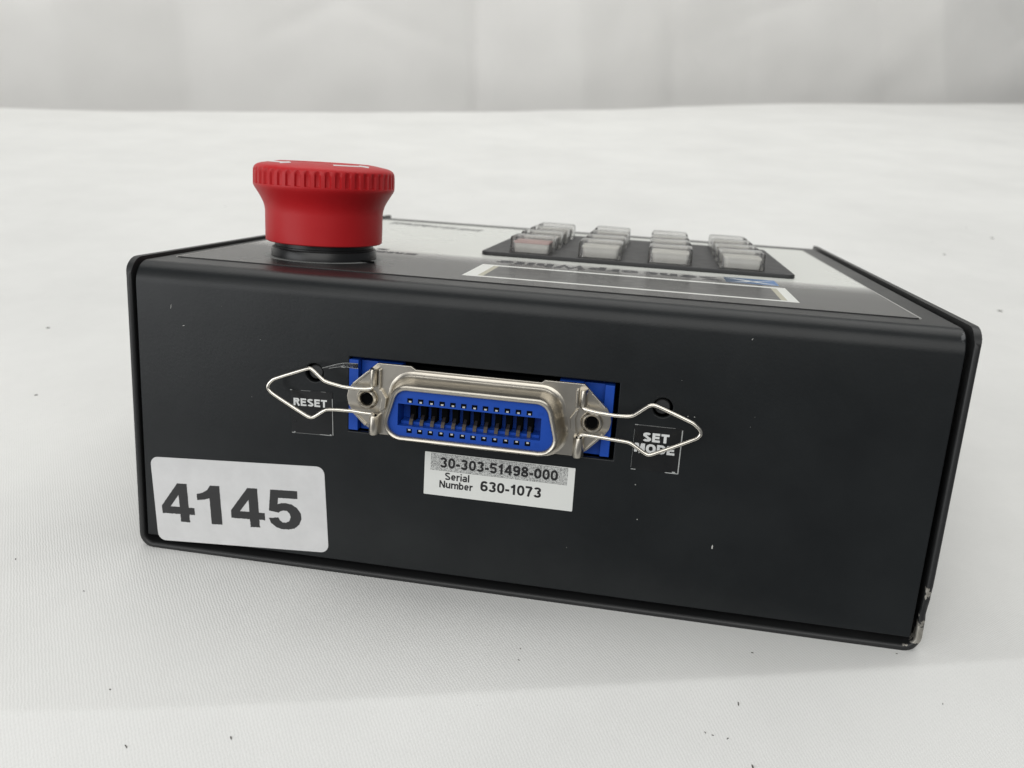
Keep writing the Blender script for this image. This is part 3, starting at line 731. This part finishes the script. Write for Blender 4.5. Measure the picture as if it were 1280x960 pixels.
# ------------------------------------------------------------------ emergency stop button
EC = (29.7, 30.2)
base = MB().lathe([(11.6, OT - .05), (11.6, OT + 1.75), (11.35, OT + 2.05), (11.0, OT + 2.1), (11.0, OT + 2.35), (10.8, OT + 2.45), (10.8, OT + 5)], EC, 72).build('stop_button_collar', 'black_plastic', root, 40)
MB().lathe([(12.9, OT - .03), (12.9, OT + .03)], EC, 72).build('collar_ring', 'pale_ring', base, 0)
MB().box(EC[0] + 9.5, EC[0] + 13.2, EC[1] - 5.2, EC[1] - 4.4, OT - .02, OT + .35).build('locating_key', 'hollow_black', base, 0)
NT_, PER = 46, 8
def teeth(r, h, i, j):
    if h < 77.55 or h > 80.75: return r
    k = i % PER
    depth = {0: 0, 1: 0, 2: 0, 3: .46, 4: .5, 5: .5, 6: .46, 7: 0}[k]
    fade = 1.0 if h < 80.0 else .5
    return r - depth * fade
prof = [(11.4, 65.5), (12.5, 65.2), (12.78, 65.4), (12.82, 66.4), (12.85, 71.6), (12.95, 72.5), (13.25, 73.5), (13.85, 74.7), (14.6, 75.9), (15.05, 76.6), (15.25, 77.0), (15.32, 77.3), (15.32, 77.5), (15.32, 77.6), (15.32, 78.5), (15.3, 79.8), (15.25, 80.4), (15.12, 80.8), (14.9, 81.15), (14.4, 81.5), (13.7, 81.75), (11.7, 82.1), (9.7, 82.4), (9.1, 82.42), (8.6, 82.25), (7.9, 81.8), (4, 81.65), (.01, 81.65)]
head = MB().lathe(prof, EC, NT_ * PER, 'w', teeth).build('stop_button_head', 'red_plastic', root, 40)
tag(head, label='red mushroom emergency stop button head')
def top_h(r): 
    for (r0, h0), (r1, h1) in zip(prof[17:24], prof[18:25]):
        if r1 <= r <= r0: return h0 + (h1 - h0) * (r0 - r) / (r0 - r1)
    return 82.3
for a0 in (210, 300, 30, 120):
    # a curved turn arrow: tail band, then a head
    ang = [math.radians(a0 + 4.5 * k) for k in range(11)]
    ri = [11.0] * 8 + [10.3, 10.9, 11.5]; rr_ = [12.1] * 8 + [12.9, 12.2, 11.6]
    P = [(EC[0] + r * math.cos(a), EC[1] + r * math.sin(a), top_h(r) + .04) for a, r in zip(ang, ri)]
    Q = [(EC[0] + r * math.cos(a), EC[1] + r * math.sin(a), top_h(r) + .04) for a, r in zip(ang, rr_)]
    m_ = MB(); m_.v = P + Q; m_.f = [(i, i + 1, 11 + i + 1, 11 + i) for i in range(10)]
    o = m_.build('turn_arrow', 'lettering_white', head, 0); sd = o.modifiers.new('thick', 'SOLIDIFY'); sd.thickness = .03 * S

# ------------------------------------------------------------------ lint and crumbs lying on the cloth
mb = MB(); random.seed(11)
def crumb(x, y, r, elong=1.6):
    a = random.uniform(0, 3.14); z = cloth_z(x, y); n_ = 6; lo_ = []; hi_ = []
    for k in range(n_):
        t_ = 2 * math.pi * k / n_; rr = r * random.uniform(.5, 1.1); px, py = rr * elong * math.cos(t_), rr * .6 * math.sin(t_)
        q = (x + px * math.cos(a) - py * math.sin(a), y + px * math.sin(a) + py * math.cos(a))
        lo_.append((*q, cloth_z(*q) - .05)); hi_.append((x + (q[0] - x) * .6, y + (q[1] - y) * .6, z + r * .5))
    mb.loft([lo_, hi_])
KN = [(125.6, -18.1, .22), (119.9, -23.8, .12), (121.3, -23.9, .13), (123.9, -23.7, .16), (128.1, -26.6, .22), (132.6, -26.7, .13), (135, -27.8, .14), (137.1, -28, .18), (144, -27.9, .17), (42.9, -43.5, .25), (27.2, -48.4, .17), (19.5, -40.2, .2), (86, -14.9, .16), (86.2, -18, .13), (155.4, -1, .12), (128.5, -6.7, .2), (22.1, -53.8, .14), (-108.5, 117.7, .45), (-73, 64.3, .3), (221.5, 229.6, .5), (253.7, 339.6, .5), (293, 390, .5), (250, 240, .6), (-21.7, -10.3, .2), (-1.5, -16.9, .16), (162.3, -8.9, .13)]
for x, y, r in KN: crumb(x, y, r * 1.35, random.uniform(1.2, 2.6))
for i in range(90):
    x, y = random.uniform(-150, 330), random.uniform(-80, 420)
    if -3 < x < 163 and -3 < y < 175: continue
    crumb(x, y, random.uniform(.04, .11) * (1 + max(0, y) / 250), random.uniform(1, 3))
o = mb.build('lint', 'lint', None, 0); tag(o, kind='stuff', label='dark lint and crumbs scattered on the white cloth')
